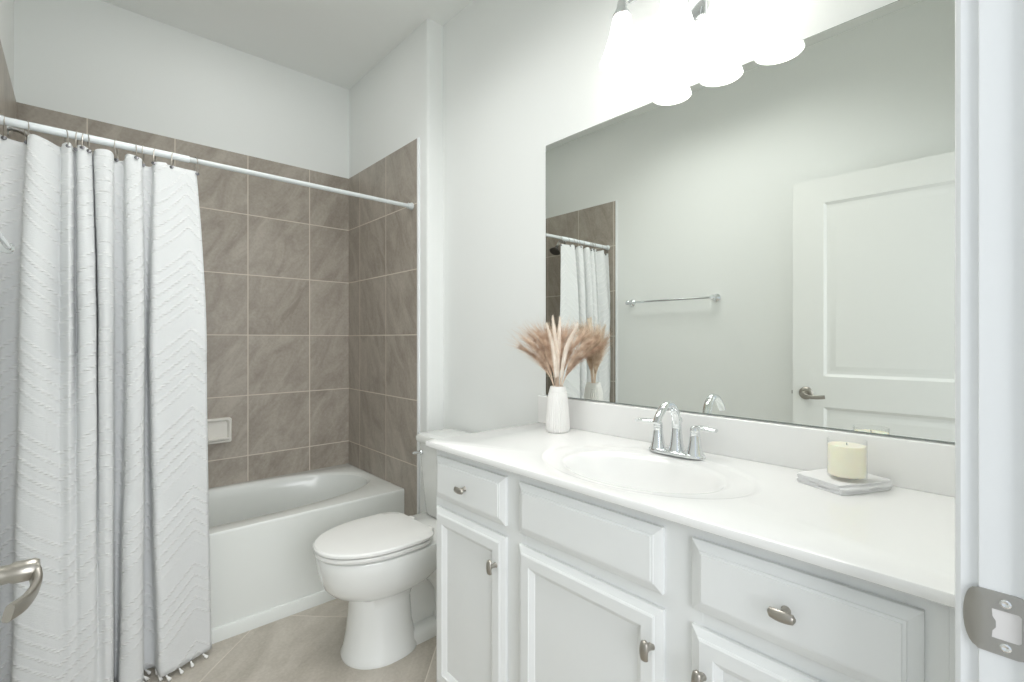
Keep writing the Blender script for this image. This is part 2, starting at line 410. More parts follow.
# local: x along the leaf from the hinge (0..DW), y = thickness towards the room's right side, z up
d = bpy.data.objects.new('door_1', None); COL.objects.link(d); d['kind'] = 'structure'
d['label'] = 'white two-panel door standing open against the left wall'; d['category'] = 'door'
d.location = (-0.128, 0.072, 0.012)
ex = Vector((math.sin(ang), math.cos(ang), 0)); ey = Vector((math.cos(ang), -math.sin(ang), 0))
d.matrix_world = Matrix(((ex.x, ey.x, 0, -0.128), (ex.y, ey.y, 0, 0.072), (0, 0, 1, 0.012), (0, 0, 0, 1)))
# (mirrored basis is avoided: thickness runs along ey, so z stays up through the mesh order below)
def door_leaf():
    b = MB()
    panels = [(0.14, DW-0.14, 1.018, 1.905), (0.14, DW-0.14, 0.22, 0.862)]
    def face(yy, sgn):
        xs = [0, 0.14, DW-0.14, DW]; zs = [0, 0.22, 0.862, 1.018, 1.905, DHT]
        for i in range(3):
            for j in range(5):
                if i == 1 and j in (1, 3): continue
                q_ = [(xs[i], yy, zs[j]), (xs[i+1], yy, zs[j]), (xs[i+1], yy, zs[j+1]), (xs[i], yy, zs[j+1])]
                b.bm.faces.new([b.bm.verts.new(p) for p in q_])
        for (x0, x1, z0, z1) in panels:
            rings = []
            for ins, dep in ((0, 0), (0.004, 0.003), (0.014, 0.009), (0.026, 0.010), (0.030, 0.0095), (0.050, 0.005), (0.054, 0.005)):
                y_ = yy - sgn*dep
                rings.append([(x0+ins, y_, z0+ins), (x1-ins, y_, z0+ins), (x1-ins, y_, z1-ins), (x0+ins, y_, z1-ins)])
            b.loft(rings, True, False, True)
    face(0.0, 1); face(-DT, -1)
    for (x0, x1, z0, z1) in ((0, DW, 0, 0), (0, DW, DHT, DHT)):
        b.bm.faces.new([b.bm.verts.new(p) for p in ((0, 0, z0), (DW, 0, z0), (DW, -DT, z0), (0, -DT, z0))])
    for xx in (0, DW):
        b.bm.faces.new([b.bm.verts.new(p) for p in ((xx, 0, 0), (xx, -DT, 0), (xx, -DT, DHT), (xx, 0, DHT))])
    bmesh.ops.remove_doubles(b.bm, verts=b.bm.verts, dist=1e-5)
    return b
door_leaf().build('door_panel', M['door'], d, angle=20)
HX, HZ = DW-0.062, 0.927
for sgn, y0 in ((1, 0.0), (-1, -DT)):
    hb = MB()
    hb.lathe([(0.033, 0), (0.033, 0.004), (0.030, 0.009), (0.022, 0.012), (0.015, 0.013)], (0, 0, 0), 36, 'y')
    hb.lathe([(0.0135, 0.012), (0.0115, 0.020), (0.0105, 0.036), (0.0125, 0.040), (0.0125, 0.058), (0.010, 0.062)], (0, 0, 0), 24, 'y')
    path = spline([(0.004, 0.054, 0.002), (-0.006, 0.059, -0.006), (-0.028, 0.061, -0.012), (-0.064, 0.056, -0.013), (-0.094, 0.046, -0.010)], 7)
    hb.tube(path, [0.0115 - 0.0015*(i/len(path)) for i in range(len(path))], 24, flat=(0.42, 0.92), sq=0.55)
    for v in hb.bm.verts:
        v.co = Vector((HX + v.co.x, y0 + sgn*v.co.y*(1.0 if sgn > 0 else 0.85), HZ + v.co.z))
    ho = hb.build('lever_handle', M['nickel'], d)
lb = MB(); lb.box(DW-0.0005, DW+0.001, -DT/2-0.0125, -DT/2+0.0125, HZ-0.028, HZ+0.028); lb.box(DW, DW+0.010, -DT/2-0.006, -DT/2+0.006, HZ-0.009, HZ+0.009, 0.002)
lb.build('latch', M['satin'], d)
for zz in (0.2, 1.0, 1.82):
    MB().lathe([(0.006, 0), (0.006, 0.09)], (-0.004, 0.004-DT-0.004, zz), 12).build('hinge', M['satin'], d)

# ------------------------------------------------------------------ bathtub
tub = thing('bathtub', 'white alcove bathtub with oval basin behind the shower curtain', 'bathtub', (XL+0.009, YF, 0))
TX, TY = XR-0.001-(XL+0.009), YB-0.001-YF
b = MB()
def rect_ring(x0, x1, y0, y1, z, cx, cy_, n):
    r = []
    for i in range(n):
        a = 2*PI*i/n + PI/n; c_, s_ = math.cos(a), math.sin(a)
        hx, hy = (x1-x0)/2, (y1-y0)/2
        tt = min(hx/abs(c_) if abs(c_) > 1e-9 else 1e9, hy/abs(s_) if abs(s_) > 1e-9 else 1e9)
        r.append([(x0+x1)/2 + c_*tt, (y0+y1)/2 + s_*tt, z])
    for (qx, qy) in ((x0, y0), (x1, y0), (x1, y1), (x0, y1)):      # pin the corners
        k = min(range(n), key=lambda i: (r[i][0]-qx)**2+(r[i][1]-qy)**2); r[k] = [qx, qy, z]
    return r
def ell_ring(cx, cy_, ax, ay, z, n, e=2.0, like=None):
    r = []
    for i in range(n):
        a = 2*PI*i/n + PI/n; c_, s_ = math.cos(a), math.sin(a)
        r.append([cx + ax*math.copysign(abs(c_)**(2/e), c_), cy_ + ay*math.copysign(abs(s_)**(2/e), s_), z])
    return r
n = 96
cx, cyy = TX/2 + 0.026, TY/2 + 0.020
rings = [rect_ring(0, TX, 0.0, TY, 0, cx, cyy, n), rect_ring(0, TX, 0.0, TY, 0.02, cx, cyy, n),
         rect_ring(0, TX, 0.0, TY, ZR-0.012, cx, cyy, n), rect_ring(0.0005, TX-0.0005, 0.0008, TY, ZR-0.006, cx, cyy, n),
         rect_ring(0.001, TX-0.001, 0.004, TY, ZR-0.0012, cx, cyy, n), rect_ring(0.004, TX-0.004, 0.011, TY-0.002, ZR, cx, cyy, n)]
for ax, ay, z, dx in ((0.676, 0.290, ZR, 0), (0.668, 0.283, ZR-0.003, 0), (0.652, 0.275, ZR-0.012, 0), (0.640, 0.268, ZR-0.05, 0), (0.60, 0.25, ZR-0.20, -0.02), (0.565, 0.235, ZR-0.31, -0.04), (0.52, 0.21, ZR-0.345, -0.05), (0.40, 0.15, ZR-0.358, -0.06), (0.1, 0.04, ZR-0.362, -0.06)):
    rings.append(ell_ring(cx+dx, cyy, ax, ay, z, n, 2.35))
b.loft(rings, True, True, True); b.build('tub_shell', M['acrylic'], tub, angle=35)
MB().lathe([(0.033, 0), (0.033, 0.004), (0.02, 0.008)], (0.068, cyy, 0.30), 24, 'x').build('overflow_plate', M['chrome'], tub)
MB().lathe([(0.028, 0), (0.026, 0.004), (0.01, 0.006)], (0.30, cyy, ZR-0.361), 24).build('drain', M['chrome'], tub)
# low white skirting strip along the foot of the apron
sb = MB(); pr = [(YF-0.0005, 0), (YF-0.013, 0), (YF-0.013, 0.044), (YF-0.009, 0.053), (YF-0.0005, 0.055)]
sb.loft([[(XL+0.012, y, z) for y, z in pr], [(XR-0.002, y, z) for y, z in pr]]); struct(sb.build('trim_3', M['acrylic'], angle=25))

# soap dish on the back tile
sd = thing('soap_dish', 'cream ceramic soap dish fixed to the back tile beside the curtain', 'soap dish', (0.527, YB, 0.735))
b = MB(); W2, H2 = 0.088, 0.066
def rr(w_, h_, y, r=0.012, k=5):
    o = []
    for (sx, sz, a0) in ((1, 1, 0), (-1, 1, PI/2), (-1, -1, PI), (1, -1, 3*PI/2)):
        for i in range(k+1):
            a = a0 + PI/2*i/k
            o.append((sx*(w_-r) + r*math.cos(a), y, sz*(h_-r) + r*math.sin(a)))
    return o
b.loft([rr(W2, H2, -0.0005), rr(W2, H2, -0.016), rr(W2-0.003, H2-0.003, -0.020), rr(W2-0.011, H2-0.011, -0.020), rr(W2-0.015, H2-0.014, -0.015), rr(W2-0.020, H2-0.019, -0.006)])
b.build('frame', M['dish'], sd)
b = MB(); pr = [(-0.006, -0.046), (-0.028, -0.050), (-0.040, -0.047), (-0.043, -0.040), (-0.040, -0.037), (-0.030, -0.041), (-0.006, -0.040)]
b.loft([[(x, y, z) for y, z in pr] for x in (-0.070, 0.070)]); b.build('tray', M['dish'], sd)

# ------------------------------------------------------------------ shower rod, rings, curtain, shower head
RY, RZ = 2.165, 1.8985
rod = thing('shower_rod', 'telescoping shower rod spanning the tub alcove in front of the tile', 'shower rod', (XL+TT, RY, RZ))
Lr = XR - (XL+TT)
MB().lathe([(0.0125, 0.004), (0.0125, 0.505), (0.0115, 0.507)], (0, 0, 0), 24, 'x').build('outer_tube', M['rodwhite'], rod)['label'] = 'thicker white tube'
MB().lathe([(0.0098, 0.505), (0.0098, Lr-0.004)], (0, 0, 0), 24, 'x').build('inner_tube', M['steel'], rod)['label'] = 'thinner steel tube'
for x0, ax in ((0, 'x'), (Lr, '-x')):
    MB().lathe([(0.019, 0.0), (0.019, 0.006), (0.0145, 0.012), (0.0145, 0.024), (0.0125, 0.026)], (x0, 0, 0), 24, ax).build('end_cap', M['steel'] if x0 else M['rodwhite'], rod)

F_ = 480.34; CY_ = 339.41
sT, cT = math.sin(TH), math.cos(TH)
def x_at(px, y):                      # x of the photo's column px in the plane y (used once, to size the folds)
    a = (px-512)/F_
    return y*(sT+a*cT)/(cT-a*sT)
CT = [(-9,-9,-10,.5,.5,.5),(5,2,-2,.9,.9,.9),(25,17,9,.95,.95,.9),(28,20,12,.2,.2,.2),(36,33,30,0,0,.05),(46,46,45,.15,.15,.06),
 (60,58,57,.8,.62,.10),(63,63,63,.4,.5,.12),(70,70,70,.1,.1,.12),(75,76,76,.8,.65,.11),(78,80,82,.2,.15,.09),(84,88,88,.1,0,.07),
 (91,95.5,93,.5,.2,.10),(93,97.5,97,.9,.9,.20),(96,99.5,101,.2,.2,.20),(106,106,106,0,0,.10),(113,112.5,112,.3,.3,.22),
 (115,115,114.5,.9,.8,.9),(124,124,117.5,.9,.9,.9),(126,127,120,.2,.2,.2),(133,135,131,0,0,0),(141,143,142,.2,.2,.2),
 (144,145.5,144,.9,.9,.95),(153,148.5,156,.9,.9,.9),(156,151,158.5,.2,.2,.1),(168,163,170,.2,.15,.1),(182,185,190,.35,.35,.4),(197,207,213,.5,.5,.75)]
ZTOP, ZBOT, AMP, Y0 = RZ-0.034, 0.020, 0.092, 2.095
def lag(a, m_, c_, t, e_=1.3):                # top (t=0) .. middle (.37) .. bottom (1)
    return m_ + (a-m_)*(1-t/0.37)**1.5 if t < 0.37 else m_ + (c_-m_)*((t-0.37)/0.63)**e_
def plan(t):
    pts = []
    for c in CT:
        px = lag(c[0], c[1], c[2], t); yo = lag(c[3], c[4], c[5], t, .42)
        k_ = min(1, t/0.3); am = AMP*(0.45 + 0.55*k_)
        y = (RY-0.012-0.4*am)*(1-k_) + Y0*k_ + am*yo
        pts.append(Vector((max(XL+TT+0.006, x_at(px, 2.14)), y, yo)))
    return spline(pts, 7)
curt = thing('shower_curtain', 'white fringed shower curtain with tufted chevrons hanging in folds from the rod', 'shower curtain', (0.09, 2.145, 0.0))
off = Vector((0.09, 2.145, 0.0))
rows = 100; bm = bmesh.new(); uvl = bm.loops.layers.uv.new('UVMap')
mid = plan(0.8); arc = [0.0]
for p, q_ in zip(mid, mid[1:]): arc.append(arc[-1] + (Vector((p.x, p.y))-Vector((q_.x, q_.y))).length)
ia = min(range(len(mid)), key=lambda i: abs(mid[i].x - x_at(193, 2.14))); iv = min(range(len(mid)), key=lambda i: abs(mid[i].x - x_at(61, 2.14)))
dA = arc[ia]-arc[iv]; odd = max(1, 2*round((dA/0.15-1)/2)+1); half = dA/odd
TRI.inputs[1].default_value = half; uoff = 40*half - arc[ia]
VV = []; hem = None
for j in range(rows+1):
    t = j/rows; pl = plan(t); row_ = []
    for i, p in enumerate(pl):
        zt = ZTOP - 0.018*max(0, p.z) + 0.006*noise.noise(Vector((arc[i]*22, 0, 3)))
        if i > len(pl)-16: zt = ZTOP - 0.008
        z = zt + (ZBOT - zt)*t
        wob = 0.004*noise.noise(Vector((arc[i]*9, z*5, 1.3)))*min(1, t*4) + 0.0018*noise.noise(Vector((arc[i]*30, z*12, 8)))
        row_.append(bm.verts.new(Vector((p.x + 0.5*wob, p.y + wob, z)) - off))
    VV.append(row_)
    if j == rows: hem = [v.co.copy() for v in row_]
for j in range(rows):
    for i in range(len(arc)-1):
        f = bm.faces.new((VV[j][i], VV[j+1][i], VV[j+1][i+1], VV[j][i+1])); f.smooth = True
        for lp, (ii, jj) in zip(f.loops, ((i, j), (i, j+1), (i+1, j+1), (i+1, j))):
            lp[uvl].uv = (arc[ii] + uoff, VV[jj][ii].co.z)
me = bpy.data.meshes.new('fabric'); bm.to_mesh(me); bm.free(); me.materials.append(M['curtain'])
fab = bpy.data.objects.new('fabric', me); COL.objects.link(fab); fab.parent = curt
sol = fab.modifiers.new('thick', 'SOLIDIFY'); sol.thickness = 0.0016; sol.offset = 0
# hem fringe: one tassel, then copies along the hem
b = MB(); b.lathe([(0.0022, 0.0), (0.0042, -0.004), (0.0032, -0.008), (0.006, -0.014), (0.0075, -0.024), (0.005, -0.027)], (0, 0, 0), 9)
tas0 = b.build('tassel', M['tassel'], curt); first = True; acc = 0.0
for i in range(1, len(hem)):
    acc += (hem[i]-hem[i-1]).length
    if acc > 0.036:
        acc = 0.0; o = tas0 if first else tas0.copy()
        if not first: COL.objects.link(o); o.parent = curt
        first = False
        o.location = hem[i] + Vector((0.0, -0.002, 0.0)); o.rotation_euler = (random.uniform(-1.05, -.75), random.uniform(-.3, .3), random.uniform(.2, .9)); o.scale = (.8, .8, .85)
# rings
def make_ring():
    r = thing('curtain_ring', '', 'curtain ring', (0, RY, RZ), 0, 'curtain rings on the shower rod')
    pts = []
    for k in range(29):
        a = 2*PI*k/28; cz = -0.020
        pts.append((0.0, 0.0165*math.sin(a)*(1.0 if math.cos(a) > 0 else 0.8), cz + 0.0345*math.cos(a)))
    MB().tube(pts, 0.0015, 8, caps=False).build('wire_loop', M['nickel'], r)
    g_ = MB(); g_.lathe([(0.0035, -0.003), (0.0066, -0.0015), (0.0066, 0.0005), (0.0035, 0.002)], (0.0, -0.0045, -0.053), 14, 'y'); g_.build('bead', M['ringdark'], r)
    return r
ring_px = [4, 27, 66, 77, 83, 88, 116, 136, 143, 155, 173, 196]
ring_lab = ['chrome curtain ring at the wall end of the rod, leftmost of twelve', 'second chrome curtain ring along the rod from the left wall', 'third chrome curtain ring from the left wall, past the widest gap', 'fourth chrome curtain ring from the left wall, one of three close together', 'fifth chrome curtain ring from the left wall, middle of three close together', 'sixth chrome curtain ring from the left wall, last of three close together', 'seventh chrome curtain ring along the rod from the left wall', 'eighth chrome curtain ring along the rod, sixth from the curtain\'s free edge'.replace('sixth', 'fifth'), 'fourth chrome curtain ring from the free right edge of the curtain', 'third chrome curtain ring from the free right edge of the curtain', 'chrome curtain ring next to the last one at the curtain\'s free edge', 'last chrome curtain ring, at the curtain\'s free right edge']
ring_lab[7] = 'fifth chrome curtain ring from the free right edge of the curtain'
R0 = make_ring(); TOPC = plan(0.0)
for i, px in enumerate(ring_px):
    if i == 0: r = R0
    else:
        r = R0.copy(); COL.objects.link(r)
        for ch in list(R0.children):
            c = ch.copy(); COL.objects.link(c); c.parent = r
    xr = x_at(px, RY); yc = min((abs(p.x-xr), p.y) for p in TOPC)[1]
    r.location = (xr, RY, RZ); r.rotation_euler = (-math.asin(max(-.8, min(.8, (RY-yc+.001)/.053))), 0, random.uniform(-0.35, 0.35)); r['label'] = ring_lab[i]

sh = thing('wall_shower', 'dark metal shower head on a curved arm above the tub', 'shower head', (XL+TT, 2.60, 2.01))
MB().lathe([(0.030, 0), (0.029, 0.004), (0.016, 0.012), (0.012, 0.013)], (0, 0, 0), 28, 'x').build('wall_flange', M['chrome'], sh)
MB().tube(spline([(0.0, 0, 0), (0.03, 0, 0.001), (0.060, 0, -0.017), (0.080, 0, -0.050)], 8), 0.010, 14).build('arm', M['satin'], sh)
b = MB(); b.lathe([(0.011, 0.0), (0.013, 0.012), (0.013, 0.022), (0.024, 0.032), (0.042, 0.048), (0.045, 0.058), (0.041, 0.062), (0.01, 0.0625)], (0, 0, 0), 28)
for v in b.bm.verts: v.co = Matrix.Rotation(math.radians(148), 3, 'Y') @ v.co + Vector((0.078, 0, -0.046))
b.build('head', M['bronze'], sh)

# towel bar on the left wall
tb_ = thing('towel_bar', 'chrome towel bar on the left wall between curtain and door', 'towel bar', (XL, 1.655, 1.476))
MB().tube([(0.058, -0.298, 0), (0.058, 0.298, 0)], 0.0075, 16).build('bar', M['chrome'], tb_)
for s in (-1, 1):
    MB().lathe([(0.025, 0), (0.025, 0.005), (0.020, 0.010), (0.012, 0.018), (0.0115, 0.040), (0.0155, 0.052), (0.0155, 0.064), (0.011, 0.069)], (0, s*0.304, 0), 24, 'x').build('post', M['chrome'], tb_)

# ------------------------------------------------------------------ toilet
to = thing('toilet', 'white two-piece toilet between the tub and the vanity', 'toilet', (XW-.0005, 1.773, 0))
b = MB()
S_ = [(0.0, .617, .33, .47, .132), (.012, .619, .33, .47, .133), (.03, .609, .335, .47, .124), (.10, .597, .35, .47, .111), (.20, .588, .355, .47, .103), (.234, .592, .34, .46, .106), (.248, .624, .30, .45, .122),
      (.266, .660, .25, .45, .143), (.295, .686, .215, .455, .162), (.335, .700, .20, .46, .174), (.37, .707, .19, .46, .179), (.402, .710, .185, .46, .181), (.412, .707, .187, .46, .178), (.416, .697, .195, .46, .168)]
b.loft([egg(uf, ub, uc, hw, z, 56, 2.1, 2.6) for z, uf, ub, uc, hw in S_])
# rear foot, trapway and tank deck run into the same body
R_ = [(0.0, .50, .13, .31, .100), (.035, .50, .13, .31, .099), (.050, .49, .14, .31, .088), (.058, .47, .15, .31, .050), (.12, .46, .14, .30, .042), (.20, .45, .10, .28, .046), (.27, .42, .06, .24, .080), (.33, .40, .025, .22, .125), (.38, .40, .012, .21, .150), (.412, .40, .012, .21, .155), (.418, .39, .016, .21, .150)]
b.loft([egg(uf, ub, uc, hw, z, 48, 3.0, 4.0) for z, uf, ub, uc, hw in R_])
# snaking trapway bulges on both sides
for s in (-1, 1):
    pth = spline([(-.42, s*.040, .255), (-.34, s*.048, .285), (-.26, s*.050, .255), (-.205, s*.048, .18), (-.20, s*.046, .10), (-.21, s*.044, .05)], 7)
    b.tube(pth, 0.044, 14)
b.build('bowl', M['china'], to, angle=50)
for s in (-1, 1): MB().lathe([(.012, .048), (.012, .056), (.007, .064), (.001, .066)], (-.245, s*.083, 0), 16).build('bolt_cap', M['china'], to)
b = MB()
b.loft([egg(.714, .305, .475, .178, .4200, 56, 2.05, 5), egg(.719, .303, .475, .181, .4245, 56, 2.05, 5), egg(.719, .303, .475, .181, .432, 56, 2.05, 5), egg(.715, .305, .475, .177, .4355, 56, 2.05, 5)])
b.build('seat', M['seat'], to)
b = MB()
b.loft([egg(.716, .300, .475, .178, .4390, 56, 2.05, 5), egg(.721, .298, .475, .182, .4425, 56, 2.05, 5), egg(.721, .298, .475, .182, .4505, 56, 2.05, 5), egg(.716, .302, .475, .177, .456, 56, 2.05, 5), egg(.67, .325, .475, .14, .460, 56, 2.05, 5), egg(.57, .40, .475, .06, .4615, 56, 2.05, 3)])
b.build('lid', M['seat'], to)
for s in (-1, 1): MB().box(-.300, -.272, s*.075-.02, s*.075+.02, .417, .446, .006).build('hinge', M['seat'], to)
def tankring(u0, u1, hw, z, r=0.03, bow=0.012):
    o = []
    for (su, sv, a0) in ((1, 1, 0), (0, 1, PI/2), (0, -1, PI), (1, -1, 3*PI/2)):
        for i in range(7):
            a = a0 + PI/2*i/6
            uc = (u1-r) if su else (u0+r*0.5); rr_ = r if su else r*0.5
            o.append((-(uc + rr_*math.cos(a)), sv*(hw-r) + r*math.sin(a), z))
    return o
b = MB(); b.loft([tankring(.035, .175, .126, .419), tankring(.03, .185, .132, .435), tankring(.025, .195, .147, .58), tankring(.02, .203, .160, .752)])
b.build('tank', M['china'], to)
b = MB(); b.loft([tankring(.015, .212, .167, .753), tankring(.012, .216, .170, .760), tankring(.012, .216, .170, .776), tankring(.016, .210, .165, .786), tankring(.03, .19, .15, .789)])
b.build('tank_lid', M['china'], to)
b = MB(); b.lathe([(.011, 0), (.011, .008), (.008, .012)], (-.2025, .117, .708), 16, '-x')
b.tube([(-.214, .117, .708), (-.219, .128, .707), (-.224, .142, .704), (-.228, .150, .703)], [.006, .0058, .0095, .0085], 10)
b.build('flush_lever', M['chrome'], to)

# ------------------------------------------------------------------ vanity cabinet
XF = 0.8536; FT = 0.018; YV0, YV1 = 0.066, 1.3165
XF -= .010
van = thing('vanity_cabinet', 'white bathroom vanity cabinet with panelled doors and drawers under the counter', 'vanity', (XF+FT, (YV0+YV1)/2, 0))
def loc(o_): return Vector((XF+FT, (YV0+YV1)/2, 0))
ym = (YV0+YV1)/2
b = MB()
fx = 0.0; cb = XW - (XF+FT) + 0.004
TB = ZK-0.0205
b.box(0.0, cb, YV1-ym-0.018, YV1-ym, 0, TB, 0.001)           # left end panel
b.box(0.0, cb, YV0-ym, YV0-ym+0.018, 0, TB, 0.001)
b.box(0.065, 0.08, YV0-ym+0.018, YV1-ym-0.018, 0, 0.10)       # toe board
b.box(0.0, cb, YV0-ym+0.018, YV1-ym-0.018, 0.10, 0.115)       # bottom
b.box(cb-0.008, cb, YV0-ym+0.018, YV1-ym-0.018, 0.115, TB)     # back
b.build('carcass', M['cab'], van, smooth=False)
b = MB(); ft = 0.0185
edges = [YV1-ym-0.018, 0.985-ym, 0.898-ym, 0.520-ym, 0.424-ym, 0.126-ym, YV0-ym+0.018]
for y1_, y0_ in ((edges[0], 1.285-ym), (0.985-ym, 0.898-ym), (0.520-ym, 0.424-ym), (0.126-ym, edges[6])):
    b.box(0.0002, ft, y0_, y1_, 0.10, TB-0.0005)
for z0_, z1_ in ((0.10, 0.15), (0.680, 0.725), (0.84, TB-0.0005)): b.box(0.0009, ft-.0006, edges[6]+.0005, edges[0]-.0005, z0_, z1_)
b.build('face_frame', M['cab'], van, smooth=False)
def front(y1_, y0_, z0_, z1_, loops):
    b = MB(); rings = []
    for ins, dep in loops:
        x = -dep
        rings.append([(x, y1_-ins-ym, z0_+ins), (x, y0_+ins-ym, z0_+ins), (x, y0_+ins-ym, z1_-ins), (x, y1_-ins-ym, z1_-ins)])
    b.loft(rings); return b
LD = [(0, 0.0), (0, .0080), (.002, .0095), (.0165, .0140), (.0175, .0160), (.0215, .0168), (.0225, .0185)]
LP = [(0, 0.0), (0, .0080), (.002, .0095), (.0145, .0145), (.0155, .0165), (.019, .0185), (.044, .0185), (.0455, .0160), (.0570, .0090), (.0585, .0070)]
def pull(parent, y, z, vertical):
    b = MB(); hl, n_ = 0.0205, 13; rings = []
    for i in range(n_):
        t = -1 + 2*i/(n_-1); c = math.sqrt(max(0, 1-t*t)) if abs(t) > .93 else 1
        ww = (0.0075 + 0.0025*(1-t*t))*max(.35, c); dp = 0.0055*max(.35, c)
        xx = -0.0245 + 0.0035*(t*t)
        ring = []
        for k in range(12):
            a = 2*PI*k/12; p = (xx + dp*math.cos(a), t*hl, ww*math.sin(a)*0.95)
            if vertical: p = (p[0], -p[2], p[1])
            ring.append((p[0]-0.0185, y-ym+p[1], z+p[2]))
        rings.append(ring)
    b.loft(rings)
    b.lathe([(.0085, -.001), (.0062, .004), (.0052, .014), (.0075, .021)], (-0.0175, y-ym, z), 16, '-x')
    return b.build('pull', M['nickel'], parent)
dr1 = front(1.3035, .9685, .7165, .848, LD).build('drawer', M['cab'], van, angle=20); pull(dr1, 1.139, .780, False)
ff = front(.916, .5015, .7165, .848, LD).build('false_front', M['cab'], van, angle=20)
dr3 = front(.441, .1085, .7165, .848, LD).build('drawer', M['cab'], van, angle=20); pull(dr3, .2765, .784, False)
do1 = front(1.3035, .9685, .125, .686, LP).build('cabinet_door', M['cab'], van, angle=20); pull(do1, .998, .606, True)
do2 = front(.916, .5005, .125, .686, LP).build('cabinet_door', M['cab'], van, angle=20); pull(do2, .522, .610, True)
do3 = front(.441, .1085, .125, .686, LP).build('cabinet_door', M['cab'], van, angle=20); pull(do3, .415, .606, True)

# ------------------------------------------------------------------ vanity top with moulded basin and backsplash
YE = YS + 0.0005
vt = thing('countertop', 'glossy white vanity countertop with moulded oval sink and backsplash', 'countertop', (1.05, 0.70, ZK-0.02))
o3 = Vector((1.05, 0.70, ZK-0.02))
b = MB(); n = 128
SX, SY = 1.072, 0.697
def rel(r): return [(p[0]-o3.x, p[1]-o3.y, p[2]-o3.z) for p in r]
x0, x1, y0, y1 = XK, XW+0.0045, YE, YK
rings = [rect_ring(x0+.004, x1, y0, y1-.004, ZK-.0195, 0, 0, n), rect_ring(x0+.001, x1, y0, y1-.001, ZK-.0175, 0, 0, n), rect_ring(x0, x1, y0, y1, ZK-.014, 0, 0, n), rect_ring(x0, x1, y0, y1, ZK-.005, 0, 0, n), rect_ring(x0+.0013, x1, y0, y1-.0013, ZK-.0013, 0, 0, n), rect_ring(x0+.0045, x1-.001, y0+.001, y1-.0045, ZK, 0, 0, n)]
for ax, ay, z, dx in ((.203, .293, 0, 0), (.196, .286, -.0010, 0), (.189, .279, -.0038, 0), (.183, .273, -.0050, 0), (.166, .229, -.0058, -.004), (.158, .219, -.0072, -.004), (.150, .210, -.012, -.004), (.141, .199, -.026, -.004), (.122, .175, -.065, -.002), (.095, .140, -.104, 0), (.060, .085, -.128, .01), (.022, .022, -.136, .01), (.019, .019, -.1365, .01)):
    rings.append(ell_ring(SX+dx, SY, ax, ay, ZK+z, n, 2.0))
b.loft([rel(r) for r in rings], True, False, False)
b.build('top_slab', M['marble'], vt, angle=34)
b = MB(); b.lathe([(.0215, -.002), (.0215, .001), (.018, .002), (.012, .0005), (.0005, .003)], (SX+.01-o3.x, SY-o3.y, ZK-.1365-o3.z), 24); b.build('drain', M['chrome'], vt)
b = MB(); b.box(XW-.018-o3.x, XW+.0045-o3.x, YE-o3.y, YK-o3.y, .0195, .9985-o3.z, .0035, 3); b.build('backsplash', M['marble'], vt)

# ------------------------------------------------------------------ wall mirror
mi = thing('wall_mirror', 'large frameless wall mirror above the vanity backsplash', 'mirror', (XW+.0048, 0.70, 1.001))
MB().box(-.0046, -.0002, .075-.70, 1.309-.70, 0.0005, .9775).build('backing_glass', M['mirror_edge'], mi, smooth=False)
MB().box(-.0052, -.0047, .0765-.70, 1.3075-.70, .002, .976).build('mirror_face', M['mirror'], mi, smooth=False)

# ------------------------------------------------------------------ vanity light, three bell shades
VL = Vector((XW+.005, .683, 2.232))
vl = thing('vanity_light', 'lit three-light chrome vanity fixture with white bell shades above the mirror', 'wall light', VL)
b = MB(); b.box(-.022, 0, -.028, .028, -.075, .12, .008, 3); b.build('wall_plate', M['chrome'], vl)
b = MB(); b.tube([(-.05, -.21, .075), (-.05, .21, .075)], .009, 14); b.tube([(-.015, 0, .075), (-.05, 0, .075)], .011, 14); b.build('cross_bar', M['chrome'], vl)
for k in (1, 0, -1):
    yy = k*.1695; xx = -.150
    b = MB(); b.tube(spline([(-.05, yy, .075), (-.085, yy, .098), (-.130, yy, .085), (xx, yy, .035), (xx, yy, .0)], 6), .0065, 12); b.build('arm', M['chrome'], vl)
    b = MB(); b.lathe([(.006, .012), (.013, .004), (.016, -.014), (.023, -.028), (.0275, -.038), (.0255, -.040)], (xx, yy, 0), 24); b.build('socket', M['chrome'], vl)
    b = MB(); prof = [(.022, -.034), (.026, -.043), (.031, -.065), (.0375, -.098), (.047, -.130), (.056, -.158), (.0635, -.177), (.065, -.181), (.062, -.181), (.054, -.158), (.045, -.130), (.0355, -.098), (.028, -.065), (.022, -.046)]
    b.lathe(prof, (xx, yy, 0), 40, cap0=False, cap1=False); so = b.build('glass_shade', M['shade'], vl)
    b = MB(); b.lathe([(.010, -.038), (.012, -.050), (.018, -.062), (.020, -.074), (.016, -.086), (.008, -.092), (.001, -.093)], (xx, yy, 0), 20); b.build('bulb', M['bulb'], vl)
    ld = bpy.data.lights.new('vanity_bulb_light', 'POINT'); ld.energy = 1.5; ld.shadow_soft_size = 0.022; ld.color = (1.0, 0.985, 0.965)
    lo = bpy.data.objects.new('vanity_bulb_light', ld); COL.objects.link(lo); lo.location = VL + Vector((xx, yy, -.130)); 

